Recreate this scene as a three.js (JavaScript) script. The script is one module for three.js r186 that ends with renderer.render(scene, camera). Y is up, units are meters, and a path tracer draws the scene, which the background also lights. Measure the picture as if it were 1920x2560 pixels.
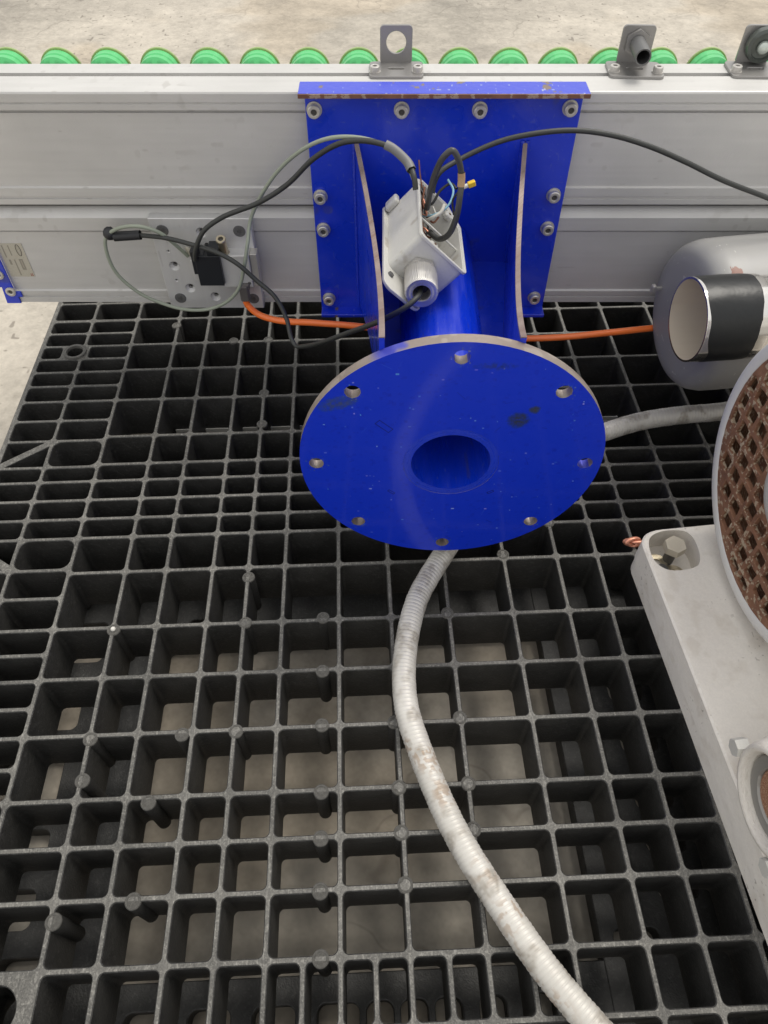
import * as THREE from 'three';
import { RoundedBoxGeometry } from 'three/addons/geometries/RoundedBoxGeometry.js';
import { mergeGeometries, toCreasedNormals } from 'three/addons/utils/BufferGeometryUtils.js';

// ---------- camera, sky, sun, exposure ----------
const scene = new THREE.Scene();
const R = (d) => d * Math.PI / 180;
const camera = new THREE.PerspectiveCamera(70.83, 0.75, 0.02, 200);
camera.position.set(0, 0.76, 0.919);
camera.rotation.set(R(-51.66), 0, 0);
scene.add(camera);

{ // overcast daylight, a little brighter towards the zenith
  const w = 64, h = 32, d = new Float32Array(w * h * 4);
  for (let j = 0; j < h; j++) for (let i = 0; i < w; i++) {
    const el = Math.max(0, Math.sin(((j + 0.5) / h - 0.5) * Math.PI));
    const L = 0.63 * (1 + 0.5 * el) / 1.5, k = (j * w + i) * 4;
    d[k] = L; d[k + 1] = L * 0.995; d[k + 2] = L * 0.985; d[k + 3] = 1;
  }
  const t = new THREE.DataTexture(d, w, h, THREE.RGBAFormat, THREE.FloatType);
  t.mapping = THREE.EquirectangularReflectionMapping; t.magFilter = THREE.LinearFilter; t.needsUpdate = true;
  scene.background = t; scene.environment = t;
}
const sun = new THREE.DirectionalLight(new THREE.Color().setRGB(1, 0.95, 0.87), 1.15);
sun.position.set(1.15, 3.0, -0.95); sun.target.position.set(0, 0, 0.2);
sun.castShadow = true; sun.shadow.radius = 45; sun.shadow.mapSize.set(2048, 2048);
Object.assign(sun.shadow.camera, { left: -1.5, right: 1.5, top: 1.5, bottom: -1.5, near: 0.1, far: 8 });
scene.add(sun, sun.target);
const renderer = new THREE.WebGLRenderer({ antialias: true });
renderer.toneMapping = THREE.LinearToneMapping;
renderer.toneMappingExposure = 1.85;
renderer.shadowMap.enabled = true;

// ---------- helpers ----------
let seed = 7;
const rnd = () => { seed = (seed + 0x6D2B79F5) | 0; let t = Math.imul(seed ^ (seed >>> 15), 1 | seed); t = (t + Math.imul(t ^ (t >>> 7), 61 | t)) ^ t; return ((t ^ (t >>> 14)) >>> 0) / 4294967296; };
const V = (x, y, z) => new THREE.Vector3(x, y, z);
const lin = (r, g, b) => new THREE.Color().setRGB(r, g, b);
const taken = {};
function numbered(n) { const k = taken[n] = (taken[n] ?? -1) + 1; return k ? n + '_' + String(k).padStart(3, '0') : n; }
function tag(o, label, category, group) { o.userData.label = label; o.userData.category = category; if (group) o.userData.group = group; return o; }
function thing(name, label, category, pos = [0, 0, 0], group) {
  const o = new THREE.Group(); o.name = numbered(name); o.position.set(...pos); scene.add(o); return tag(o, label, category, group);
}
function part(name, geo, mat, parent) {
  const m = new THREE.Mesh(geo, mat); m.name = name; m.castShadow = m.receiveShadow = true; parent.add(m); return m;
}
function solo(name, geo, mat, label, category, group) { return tag(part(numbered(name), geo, mat, scene), label, category, group); }
function struct(name, geo, mat) { const m = part(name, geo, mat, scene); m.userData.kind = 'structure'; return m; }
const at = (g, x, y, z) => g.translate(x, y, z);
function metreUV(g) { // uv in metres from the dominant axis of the normal
  const p = g.attributes.position, n = g.attributes.normal, uv = new Float32Array(p.count * 2);
  for (let i = 0; i < p.count; i++) { const a = Math.abs(n.getX(i)), b = Math.abs(n.getY(i)), c = Math.abs(n.getZ(i)), x = p.getX(i), y = p.getY(i), z = p.getZ(i);
    if (b >= a && b >= c) { uv[2 * i] = x; uv[2 * i + 1] = z; } else if (c >= a) { uv[2 * i] = x; uv[2 * i + 1] = y; } else { uv[2 * i] = z; uv[2 * i + 1] = y; } }
  g.setAttribute('uv', new THREE.BufferAttribute(uv, 2)); return g;
}
const rbox = (w, h, d, r = 0.001, s = 2) => metreUV(new RoundedBoxGeometry(w, h, d, s, Math.min(r, w / 2.01, h / 2.01, d / 2.01)));
const cylZ = (r0, r1, len, n = 28) => new THREE.CylinderGeometry(r1, r0, len, n).rotateX(Math.PI / 2); // r0 at -z, r1 at +z
const lathe = (pts, n = 48) => new THREE.LatheGeometry(pts.map(([a, b]) => new THREE.Vector2(a, b)), n);
const lathe_flat = (pts, n = 48) => toCreasedNormals(lathe(pts, n), 0.5);
function rrect(x0, y0, x1, y1, r, P = THREE.Path) {
  const p = new P(); r = Math.min(r, (x1 - x0) / 2.05, (y1 - y0) / 2.05);
  p.moveTo(x0 + r, y0); p.lineTo(x1 - r, y0); p.absarc(x1 - r, y0 + r, r, -Math.PI / 2, 0); p.lineTo(x1, y1 - r); p.absarc(x1 - r, y1 - r, r, 0, Math.PI / 2);
  p.lineTo(x0 + r, y1); p.absarc(x0 + r, y1 - r, r, Math.PI / 2, Math.PI); p.lineTo(x0, y0 + r); p.absarc(x0 + r, y0 + r, r, Math.PI, Math.PI * 1.5); return p;
}
function circlePath(x, y, r) { const p = new THREE.Path(), n = 32; for (let k = 0; k < n; k++) { const a = -k / n * Math.PI * 2; k ? p.lineTo(x + r * Math.cos(a), y + r * Math.sin(a)) : p.moveTo(x + r, y); } p.closePath(); return p; }
const extr = (shape, depth, bevel = 0, seg = 4) => new THREE.ExtrudeGeometry(shape, { depth, curveSegments: seg, bevelEnabled: bevel > 0, bevelSize: bevel, bevelThickness: bevel, bevelOffset: -bevel, bevelSegments: 1 });
const mm = (a) => a.map((p) => V(p[0] / 1000, p[1] / 1000, p[2] / 1000));
const curveOf = (a) => new THREE.CatmullRomCurve3(mm(a), false, 'centripetal');
const tube = (a, r, n = 90, k = 10) => new THREE.TubeGeometry(curveOf(a), n, r, k, false);

// tileable value noise
function lattice(n, s) { let q = s * 7919 + 13; const a = new Float32Array(n * n); for (let i = 0; i < n * n; i++) { q = (Math.imul(q, 1664525) + 1013904223) | 0; a[i] = ((q >>> 8) & 0xffff) / 65535; } return a; }
const lat = {};
function vnoise(u, v, n, s, ny = n) { // u, v in 0..1, n cells round
  const a = lat[n + '_' + s] ??= lattice(n, s); u = (u % 1 + 1) % 1 * n; v = (v % 1 + 1) % 1 * ny;
  const i = Math.floor(u), j = Math.floor(v); let f = u - i, g = v - j; f = f * f * (3 - 2 * f); g = g * g * (3 - 2 * g);
  const A = (x, y) => a[(y % ny % n) * n + x % n];
  return (A(i, j) * (1 - f) + A(i + 1, j) * f) * (1 - g) + (A(i, (j + 1) % ny) * (1 - f) + A(i + 1, (j + 1) % ny) * f) * g;
}
function fbm(u, v, n, oct, s) { let t = 0, w = 0.5, z = 0; for (let k = 0; k < oct; k++) { t += w * vnoise(u, v, n << k, s + k); z += w; w *= 0.55; } return t / z; }
const clamp = (x, a = 0, b = 1) => Math.min(b, Math.max(a, x));
const smooth = (a, b, x) => { x = clamp((x - a) / (b - a)); return x * x * (3 - 2 * x); };
const toS = (x) => 255 * (x <= 0.0031308 ? 12.92 * x : 1.055 * Math.pow(clamp(x), 1 / 2.4) - 0.055);
function dataTex(n, m, fn, srgb, rx = 1, ry = 1) { // fn(u, v) -> [r, g, b] linear
  const d = new Uint8Array(n * m * 4);
  for (let j = 0; j < m; j++) for (let i = 0; i < n; i++) {
    const c = fn((i + 0.5) / n, (j + 0.5) / m), k = (j * n + i) * 4;
    for (let q = 0; q < 3; q++) d[k + q] = clamp(srgb ? toS(c[q]) : c[q] * 255, 0, 255);
    d[k + 3] = 255;
  }
  const t = new THREE.DataTexture(d, n, m); t.wrapS = t.wrapT = THREE.RepeatWrapping; t.magFilter = THREE.LinearFilter; t.minFilter = THREE.LinearMipmapLinearFilter; t.generateMipmaps = true;
  if (srgb) t.colorSpace = THREE.SRGBColorSpace; t.repeat.set(rx, ry); t.needsUpdate = true; return t;
}
const g1 = (x) => [x, x, x];
const std = (o) => new THREE.MeshStandardMaterial(o);
const phy = (o) => new THREE.MeshPhysicalMaterial(o);
const mix3 = (a, b, t) => [a[0] + (b[0] - a[0]) * t, a[1] + (b[1] - a[1]) * t, a[2] + (b[2] - a[2]) * t];

// ---------- materials ----------
const concreteCol = dataTex(1280, 1280, (u, v) => {
  const a = fbm(u, v, 4, 6, 1), b = fbm(u, v, 18, 4, 9), c = 0.5 * vnoise(u, v, 512, 31) + 0.5 * vnoise(u, v, 200, 32), m = fbm(u, v, 9, 3, 41), e = fbm(u * 0.5, v, 32, 3, 47);
  let k = 0.27 + 0.24 * a + 0.12 * (b - 0.5) + 0.09 * (c - 0.5) + 0.10 * (fbm(u, v, 90, 2, 67) - 0.5) + 0.05 * (e - 0.5);
  const st = smooth(0.58, 0.72, m), pit = smooth(0.86, 0.95, vnoise(u, v, 128, 55)) * smooth(0.55, 0.68, fbm(u, v, 6, 2, 57));
  k *= 1 - 0.13 * st; const col = mix3([k * 1.06, k * 0.965, k * 0.82], [k * 1.07, k * 0.93, k * 0.74], smooth(0.55, 0.75, fbm(u, v, 5, 3, 59)));
  const crack = 1 - smooth(0.0, 0.012, Math.abs(fbm(u, v, 7, 4, 63) - 0.5)); return mix3(col, [0.13, 0.11, 0.09], clamp(0.6 * pit + 0.32 * crack * smooth(0.42, 0.55, fbm(u, v, 4, 2, 65))));
}, true, 0.62, 0.62);
const concreteBump = dataTex(512, 512, (u, v) => g1(0.5 * fbm(u, v, 24, 4, 5) + 0.5 * vnoise(u, v, 200, 6)), false, 1, 1);
const M = {};
M.concrete = std({ map: concreteCol, bumpMap: concreteBump, bumpScale: 0.002, roughness: 0.85 });

const plasticCol = dataTex(512, 512, (u, v) => {
  const a = fbm(u, v, 9, 5, 3), s = vnoise(u, v, 180, 12), sc = smooth(0.62, 0.8, vnoise(u, v, 64, 21)) * s;
  const k = 0.018 + 0.028 * a + 0.012 * (s - 0.5) + 0.022 * sc; return [k * 1.02, k, k * 0.94];
}, true, 5, 5);
const plasticBump = dataTex(256, 256, (u, v) => g1(0.6 * vnoise(u, v, 110, 8) + 0.4 * fbm(u, v, 12, 3, 2)), false, 9, 9);
M.plastic = std({ map: plasticCol, bumpMap: plasticBump, bumpScale: 0.0005, roughness: 0.55 });
const scuffCol = dataTex(512, 512, (u, v) => {
  const a = fbm(u, v, 8, 4, 3), s = vnoise(u, v, 200, 12), t = vnoise(u, v, 90, 14), sc = smooth(0.55, 0.8, t) * s;
  const lo = fbm(u, v, 3, 3, 44), w = smooth(0.72, 0.9, vnoise(u, v, 128, 46, 20)) * 0.06 + smooth(0.76, 0.92, vnoise(u, v, 100, 48)) * 0.06; const k = 0.05 + 0.05 * a + 0.12 * (lo - 0.3) + 0.05 * (s - 0.5) + 0.06 * sc + w; return [k * 1.04, k, k * 0.9];
}, true, 6, 6);
M.scuffed = std({ map: scuffCol, bumpMap: plasticBump, bumpScale: 0.0006, roughness: 0.6 });

const aluCol = dataTex(512, 512, (u, v) => {
  const a = fbm(u, v, 4, 5, 17), s = 0.6 * vnoise(u, v, 128, 19, 6) + 0.4 * vnoise(u, v, 64, 23, 16), d = smooth(0.72, 0.84, vnoise(u, v, 48, 29)) * smooth(0.5, 0.7, a) + 0.8 * smooth(0.9, 0.97, vnoise(u, v, 128, 33, 24)) * smooth(0.52, 0.66, fbm(u, v, 5, 2, 35));
  const k = 0.55 + 0.12 * (a - 0.5) + 0.045 * (s - 0.5); const c = [k * 1.0, k * 0.985, k * 0.955];
  return mix3(c, [0.24, 0.22, 0.19], 0.28 * d);
}, true, 2.1, 2.1);
const aluRough = dataTex(256, 256, (u, v) => g1(0.42 + 0.16 * fbm(u, v, 8, 4, 37)), false, 3, 3);
const fineBump = dataTex(256, 256, (u, v) => g1(0.5 * vnoise(u, v, 120, 61) + 0.5 * fbm(u, v, 20, 3, 62)), false, 6, 6);
M.alu = std({ map: aluCol, metalness: 0.22, roughness: 1, roughnessMap: aluRough, bumpMap: fineBump, bumpScale: 0.00012 });
M.aluPlate = std({ map: aluCol, color: lin(1.12, 1.13, 1.15), metalness: 0.3, roughness: 0.36, bumpMap: fineBump, bumpScale: 0.0001 });
M.steel = std({ color: lin(0.6, 0.58, 0.54), metalness: 0.65, roughness: 0.34, bumpMap: fineBump, bumpScale: 0.0001 });
M.darkSteel = std({ color: lin(0.16, 0.16, 0.16), metalness: 0.7, roughness: 0.45 });
M.zinc = std({ color: lin(0.55, 0.53, 0.5), metalness: 0.6, roughness: 0.4 });
M.socket = std({ color: lin(0.09, 0.085, 0.08), metalness: 0.5, roughness: 0.6 });
M.bracketSteel = std({ color: lin(0.33, 0.32, 0.31), metalness: 0.75, roughness: 0.38, bumpMap: fineBump, bumpScale: 0.0001 });

const BLUE = [0.003, 0.029, 0.56];
const paintRough = dataTex(256, 256, (u, v) => g1(0.25 + 0.3 * smooth(0.3, 0.8, fbm(u, v, 6, 4, 51))), false, 4, 4);
const paintCol = dataTex(512, 512, (u, v) => {
  const a = fbm(u, v, 5, 4, 71), f = smooth(0.86, 0.92, vnoise(u, v, 90, 73)), g = smooth(0.72, 0.82, fbm(u, v, 9, 3, 75));
  let c = mix3([BLUE[0], BLUE[1], BLUE[2] * 0.9], [BLUE[0] * 1.3, BLUE[1] * 1.3, BLUE[2] * 1.08], a);
  c = mix3(c, [0.12, 0.15, 0.45], 0.22 * f); return mix3(c, [0.05, 0.05, 0.08], 0.35 * g);
}, true, 3, 3);
const paintBump = dataTex(256, 256, (u, v) => g1(fbm(u, v, 16, 4, 81)), false, 5, 5);
M.blue = phy({ map: paintCol, roughness: 1, roughnessMap: paintRough, clearcoat: 0.5, clearcoatRoughness: 0.14, bumpMap: paintBump, bumpScale: 0.0003 });
const chipCol = dataTex(512, 128, (u, v) => {
  const n = fbm(u, v, 14, 5, 91) , m = smooth(0.68, 0.72, n), w = smooth(0.88, 0.95, vnoise(u, v, 100, 95));
  let c = mix3(BLUE, [0.16, 0.10, 0.07], m); return mix3(c, [0.6, 0.6, 0.6], 0.6 * w);
}, true, 3, 3);
M.blueChipped = phy({ map: chipCol, roughness: 0.35, clearcoat: 0.5, clearcoatRoughness: 0.15, bumpMap: paintBump, bumpScale: 0.0006 });
const bareCol = dataTex(256, 256, (u, v) => {
  const n = fbm(u, v, 10, 5, 101), s = vnoise(u, v, 100, 103); let c = mix3([0.20, 0.145, 0.125], [0.36, 0.29, 0.255], n);
  return mix3(c, [0.18, 0.09, 0.05], 0.5 * smooth(0.62, 0.75, fbm(u, v, 22, 3, 105)) * s);
}, true, 5, 5);
M.bareEdge = std({ map: bareCol, metalness: 0.25, roughness: 0.5, bumpMap: fineBump, bumpScale: 0.0002 });
const rimCol = dataTex(512, 256, (u, v) => {
  const n = fbm(u, v, 8, 5, 161), b = smooth(0.52, 0.6, fbm(u, v, 5, 4, 163)), w = smooth(0.6, 0.75, vnoise(u, v, 40, 165));
  const c = mix3([0.20, 0.155, 0.135], [0.40, 0.35, 0.31], n * 0.7 + 0.3 * w); return mix3(c, [0.03, 0.05, 0.5], 0.85 * b);
}, true, 3, 3);
M.rim = std({ map: rimCol, metalness: 0.4, roughness: 0.4, bumpMap: fineBump, bumpScale: 0.0002 });
M.holeWall = std({ color: lin(0.62, 0.6, 0.58), metalness: 0.6, roughness: 0.35 });

const greyPaint = dataTex(512, 512, (u, v) => {
  const a = fbm(u, v, 5, 5, 111), s = vnoise(u, v, 150, 113), d = smooth(0.64, 0.8, fbm(u, v, 12, 4, 115));
  const k = 0.54 + 0.07 * (a - 0.5) + 0.03 * (s - 0.5); return mix3([k, k * 0.985, k * 0.92], [0.25, 0.21, 0.15], 0.45 * d);
}, true, 4, 4);
M.cowl = phy({ color: lin(0.66, 0.65, 0.62), roughness: 0.45, clearcoat: 0.15, clearcoatRoughness: 0.3, bumpMap: fineBump, bumpScale: 0.0002 });
M.boxGrey = phy({ map: greyPaint, roughness: 0.5, clearcoat: 0.15, clearcoatRoughness: 0.3 });
const castCol = dataTex(1024, 1024, (u, v) => {
  const a = fbm(u, v, 4, 5, 121), s = vnoise(u, v, 220, 123), d = smooth(0.56, 0.74, fbm(u, v, 14, 5, 125)), p = smooth(0.88, 0.94, vnoise(u, v, 120, 127));
  const k = 0.76 + 0.10 * (a - 0.5) + 0.05 * (s - 0.5); let c = mix3([k, k * 0.945, k * 0.86], [0.50, 0.44, 0.36], 0.4 * d * (0.4 + 0.6 * s)); return mix3(c, [0.16, 0.12, 0.09], 0.5 * p * smooth(0.5, 0.7, fbm(u, v, 6, 2, 129)));
}, true, 3, 3);
M.cast = std({ map: castCol, roughness: 0.6, bumpMap: concreteBump, bumpScale: 0.0006 });

const rustCol = dataTex(512, 512, (u, v) => {
  const a = fbm(u, v, 10, 5, 131), f = smooth(0.58, 0.68, fbm(u, v, 26, 4, 133)), s = vnoise(u, v, 128, 135);
  const c = mix3([0.12, 0.05, 0.028], [0.28, 0.14, 0.08], a); return mix3(c, [0.46, 0.39, 0.28], 0.9 * f * (0.6 + 0.4 * s));
}, true, 8, 8);
M.rust = std({ map: rustCol, roughness: 0.9, bumpMap: dataTex(256, 256, (u, v) => g1(fbm(u, v, 24, 4, 133)), false, 8, 8), bumpScale: 0.0012 });
M.black = std({ color: lin(0.018, 0.019, 0.022), roughness: 0.5 });
M.blackCable = phy({ color: lin(0.032, 0.034, 0.032), roughness: 0.45, bumpMap: fineBump, bumpScale: 0.0001 });
M.greyCable = phy({ color: lin(0.24, 0.26, 0.22), roughness: 0.5 });
M.greenCable = phy({ color: lin(0.27, 0.30, 0.24), roughness: 0.5 });
M.orange = phy({ color: lin(0.98, 0.20, 0.035), roughness: 0.35, clearcoat: 0.3, clearcoatRoughness: 0.2 });
M.green = phy({ color: lin(0.08, 0.5, 0.16), roughness: 0.35, clearcoat: 0.3, clearcoatRoughness: 0.25 });
M.greenPale = phy({ color: lin(0.42, 0.55, 0.22), roughness: 0.4, transmission: 0.3, thickness: 0 });
M.brass = std({ color: lin(0.52, 0.46, 0.34), metalness: 0.85, roughness: 0.3 });
M.stainless = std({ color: lin(0.72, 0.7, 0.67), metalness: 1, roughness: 0.2, bumpMap: fineBump, bumpScale: 0.00006 });
M.tape = phy({ color: lin(0.010, 0.011, 0.012), specularIntensity: 0.6, roughness: 0.36, clearcoat: 0.15, clearcoatRoughness: 0.3, bumpMap: paintBump, bumpScale: 0.0005 });
M.whitePlastic = std({ color: lin(0.62, 0.6, 0.55), roughness: 0.6 });
M.copper = std({ color: lin(0.75, 0.33, 0.22), metalness: 0.6, roughness: 0.4 });
M.wireBlue = std({ color: lin(0.25, 0.48, 0.6), roughness: 0.5 });
M.wireBrown = std({ color: lin(0.22, 0.09, 0.05), roughness: 0.5 });
M.wireBlack = std({ color: lin(0.03, 0.03, 0.03), roughness: 0.5 });
M.wireWhite = std({ color: lin(0.6, 0.58, 0.52), roughness: 0.5 });
M.yellow = std({ color: lin(0.75, 0.5, 0.04), roughness: 0.35, metalness: 0.3 });
M.glue = phy({ color: lin(0.5, 0.47, 0.38), roughness: 0.4, transmission: 0.2, thickness: 0 });

// ---------- floor ----------
const floorY = -0.15;
{ const g = new THREE.PlaneGeometry(60, 60, 1, 1).rotateX(-Math.PI / 2); const uv = g.attributes.uv; for (let i = 0; i < uv.count; i++) uv.setXY(i, uv.getX(i) * 60, uv.getY(i) * 60); at(g, 0, floorY, 0); struct('floor', g, M.concrete); }

// ---------- black plastic pallet ----------
const pallet = thing('plastic_pallet', 'large black plastic grid pallet lying on the concrete floor', 'pallet', [0, 0, 0]);
pallet.rotation.y = R(2.47);
const COL = [-557, -490, -415, -344, -293, -234, -189, -143, -75, -12, 58, 136, 204, 256, 307, 380, 459, 530, 600].map((x) => x / 1000);
const ROW = [-332, -269, -213, -166, -118, -51, 12, 82, 160, 215, 246, 280, 313, 345, 400, 480, 545, 612, 680, 726, 773, 829, 882, 932].map((x) => x / 1000);
const SIDE = [-116, -83, -50, -18, 14, 47, 82, 124, 166, 218, 246, 280, 313, 345, 394, 436, 480, 513, 546, 579, 612, 646, 680, 726, 773, 829].map((x) => x / 1000);
{
  const shape = rrect(-0.562, -0.937, 0.605, 0.337, 0.02, THREE.Shape), w = 0.0027;
  const cell = (x0, x1, z0, z1, r = 0.0052) => shape.holes.push(rrect(x0 + w, -z1 + w, x1 - w, -z0 - w, r));
  const poly = (pts) => { const p = new THREE.Path(); pts.forEach(([x, z], i) => i ? p.lineTo(x, -z) : p.moveTo(x, -z)); p.closePath(); shape.holes.push(p); };
  for (let j = 0; j + 1 < ROW.length; j++) for (let i = 0; i + 1 < COL.length; i++) {
    const z0 = ROW[j], z1 = ROW[j + 1], zm = (z0 + z1) / 2;
    if (i < 2 && zm > -0.118 && zm < 0.829) continue;
    if (j === 21 && i < 3) continue;                                                       // solid corner with the round hole
    if (zm > 0.829 && zm < 0.882 && i >= 7 && i <= 10) { const m = (COL[i] + COL[i + 1]) / 2; cell(COL[i], m, z0, z1); cell(m, COL[i + 1], z0, z1); continue; }
    cell(COL[i], COL[i + 1], z0, z1);
  }
  for (let j = 0; j + 1 < SIDE.length; j++) {
    const z0 = SIDE[j], z1 = SIDE[j + 1], zm = (z0 + z1) / 2;
    if (z0 === -0.05) { cell(-0.557, -0.5215, z0, z1); cell(-0.4825, -0.415, z0, z1); shape.holes.push(circlePath(-0.502, 0.034, 0.0125)); continue; }
    if (z0 === 0.166 || z0 === 0.345) { // cells with a diagonal brace
      cell(-0.49, -0.415, z0, z1, 0.012);
      const q = z0 === 0.166, a = -0.554, b = -0.493, t = z0 + w, u = z1 - w;
      if (q) { poly([[a, t], [b - 0.008, t], [a, u - 0.008]]); poly([[b, t + 0.008], [b, u], [a + 0.008, u]]); } else { poly([[a, t + 0.008], [b - 0.008, u], [a, u]]); poly([[a + 0.008, t], [b, t], [b, u - 0.008]]); }
      continue;
    }
    cell(-0.557, -0.49, z0, z1); cell(-0.49, -0.415, z0, z1);
  }
  shape.holes.push(circlePath(-0.377, -0.857, 0.0195));
  const g = extr(shape, 0.07, 0.0009, 4).rotateX(-Math.PI / 2); at(g, 0, -0.07, 0);
  const m = part('deck_grid', g, [M.scuffed, M.plastic], pallet);
  m.userData.label = 'moulded grid of thin ribs with dusty worn tops';
  // collar under the round hole and lip of the far ring
  part('hole_collar', at(lathe_flat([[0.0195, -0.066], [0.0195, -0.004], [0.0235, -0.004], [0.0235, -0.066], [0.0195, -0.066]], 32), -0.377, -0.006, 0.857), M.plastic, pallet);
  part('hole_collar', at(lathe_flat([[0.0125, -0.05], [0.0125, 0], [0.0135, 0.0035], [0.0178, 0.0035], [0.0185, 0], [0.0185, -0.05], [0.0125, -0.05]], 32), -0.502, 0.0006, -0.034), M.scuffed, pallet);
  // round ejector posts on the ribs
  const posts = [[-347, -99], [-247, -54], [-190, -54], [-189, 75], [-188, 143], [-188, 415], [-187, 480], [-343, 483], [-343, 616], [-342, 660], [-341, 789], [-270, 775], [-270, 685], [-245, 615], [-187, 614], [-94, 477], [-94, 547], [-94, 611], [-94, 682], [-94, 727], [-94, 774], [-93, 829], [56, 477], [57, 609], [58, 680], [58, 725], [-14, 681], [-14, 725], [-13, 772], [-15, 611], [204, 345], [136, 394]];
  const pg = lathe_flat([[0.0001, 0.0008], [0.0050, 0.0008], [0.0056, 0.0015], [0.0070, 0.0015], [0.0078, 0.0007], [0.0079, -0.001]], 24), pb = new THREE.CylinderGeometry(0.0078, 0.0072, 0.068, 20, 1, true).translate(0, -0.035, 0);
  for (const [x, z] of posts) { const q = part('post', pb, M.plastic, pallet); q.position.set(x / 1000, 0, z / 1000); part('post_cap', pg, M.scuffed, q); }
  part('rivet', at(new THREE.SphereGeometry(0.003, 12, 8), -0.343, 0.0026, 0.483), M.whitePlastic, pallet);
  // runners of the bottom deck with windows
  const low = (x0, x1, z0, z1, wins, dy = 0) => { const s = rrect(x0, -z1, x1, -z0, 0.01, THREE.Shape); for (const [a, b, c, d] of wins) s.holes.push(rrect(a, -d, b, -c, 0.009)); part('runner', at(extr(s, 0.024, 0.001, 3).rotateX(-Math.PI / 2), 0, -0.148 + dy, 0), M.plastic, pallet); };
  low(-0.56, -0.325, -0.33, 0.935, [[-0.50, -0.413, 0.495, 0.553], [-0.50, -0.418, 0.585, 0.65], [-0.50, -0.415, 0.672, 0.712], [-0.50, -0.415, 0.735, 0.775], [-0.44, -0.38, 0.80, 0.83], [-0.5, -0.4, 0.40, 0.46], [-0.5, -0.4, 0.0, 0.1]]);
  low(0.195, 0.60, -0.33, 0.935, [[0.27, 0.315, 0.50, 0.545], [0.27, 0.315, 0.565, 0.612], [0.27, 0.315, 0.635, 0.68], [0.27, 0.315, 0.705, 0.728], [0.27, 0.315, 0.745, 0.775], [0.21, 0.26, 0.80, 0.825], [0.4, 0.5, 0.0, 0.1]]);
  low(-0.338, 0.208, 0.828, 0.935, [-0.30, -0.235, -0.17, -0.105, -0.055, -0.02, 0.015, 0.06, 0.11].map((x) => [x, x + 0.028 + (x < -0.1 ? 0.015 : 0), 0.853, 0.882]), -0.0015);
  low(-0.338, 0.208, 0.10, 0.44, [[-0.29, -0.26, 0.40, 0.425]], -0.0015);
  for (const [x0, x1, z0, z1] of [[-0.55, -0.43, 0.18, 0.38], [-0.17, 0.05, 0.22, 0.34], [0.31, 0.59, 0.18, 0.38], [-0.55, -0.5, 0.83, 0.93], [0.45, 0.59, 0.83, 0.93]]) part('block', at(rbox(x1 - x0, 0.054, z1 - z0, 0.006), (x0 + x1) / 2, -0.0975, (z0 + z1) / 2), M.plastic, pallet);
}
{ const m = solo('sunlit_floor_strip', rbox(0.80, 0.008, 0.0022, 0.0008), M.whitePlastic, 'thin white strip added as the sunlit floor glimpsed under the pallet grid behind the blue disc', 'strip'); m.rotation.y = R(2.47); m.position.set(0.066, -0.0655, 0.0838); }  // added white strip: paints the sliver of sunlit floor below the ribs

// ---------- conveyor rail ----------
const conveyor = thing('roller_conveyor', 'silver aluminium conveyor side rail with green rollers along its top', 'conveyor', [0, 0, 0]);
{
  const prof = [[0, 107], [0, 115.5], [-2, 116], [-2, 119], [0, 119.5], [0, 126], [-3, 127.5], [-3, 219.5], [-5, 220], [-5, 222], [0, 222.5], [0, 241], [-1.5, 242.5], [-9, 250.5], [-11, 252], [-32, 252.5], [-32, 258.5], [-2, 259], [0, 260.5], [0, 267.5], [-2.2, 268], [-2.2, 271], [0, 271.5], [0, 282.5], [-3, 284], [-3, 375], [-6, 375.5], [-6, 379], [0, 379.5], [0, 386], [-1.4, 386.3], [-1.4, 388], [0, 388.3], [0, 397.5], [-1, 399.3], [-2.6, 400], [-45, 400], [-45, 391], [-55, 391], [-55, 400], [-83, 400], [-85, 398], [-85, 107]];
  const s = new THREE.Shape(prof.map(([z, y]) => new THREE.Vector2(-z / 1000, y / 1000)));
  const g = extr(s, 1.55).rotateY(Math.PI / 2); at(g, -0.548, 0, 0);
  part('rail_profile', g, M.alu, conveyor);
  // rollers
  const rg = lathe_flat([[0.0001, 0.004], [0.012, 0.004], [0.0205, 0.0015], [0.0225, 0], [0.0242, -0.0015], [0.0245, -0.008], [0.0238, -0.0092], [0.0238, -0.0102], [0.0250, -0.0118], [0.0254, -0.021], [0.0245, -0.0225], [0.0001, -0.0225]], 56).rotateX(Math.PI / 2);
  const fg = lathe_flat([[0.0001, -0.0227], [0.0268, -0.0227], [0.0275, -0.0235], [0.0275, -0.0252], [0.0268, -0.026], [0.0001, -0.026]], 56).rotateX(Math.PI / 2);
  for (let k = -9; k <= 7; k++) { const r = part('roller', rg, M.green, conveyor); r.position.set(0.0965 + 0.0643 * k, 0.3806, -0.09); part('flange_ring', fg, M.greenPale, r); }
  part('axle_strip', at(rbox(1.55, 0.03, 0.034), 0.227, 0.366, -0.101), M.darkSteel, conveyor);
  for (const x of [0.07, 0.72]) part('foot', at(rbox(0.05, 0.107, 0.03, 0.004), x, 0.0535, -0.06), M.darkSteel, conveyor);
}
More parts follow.
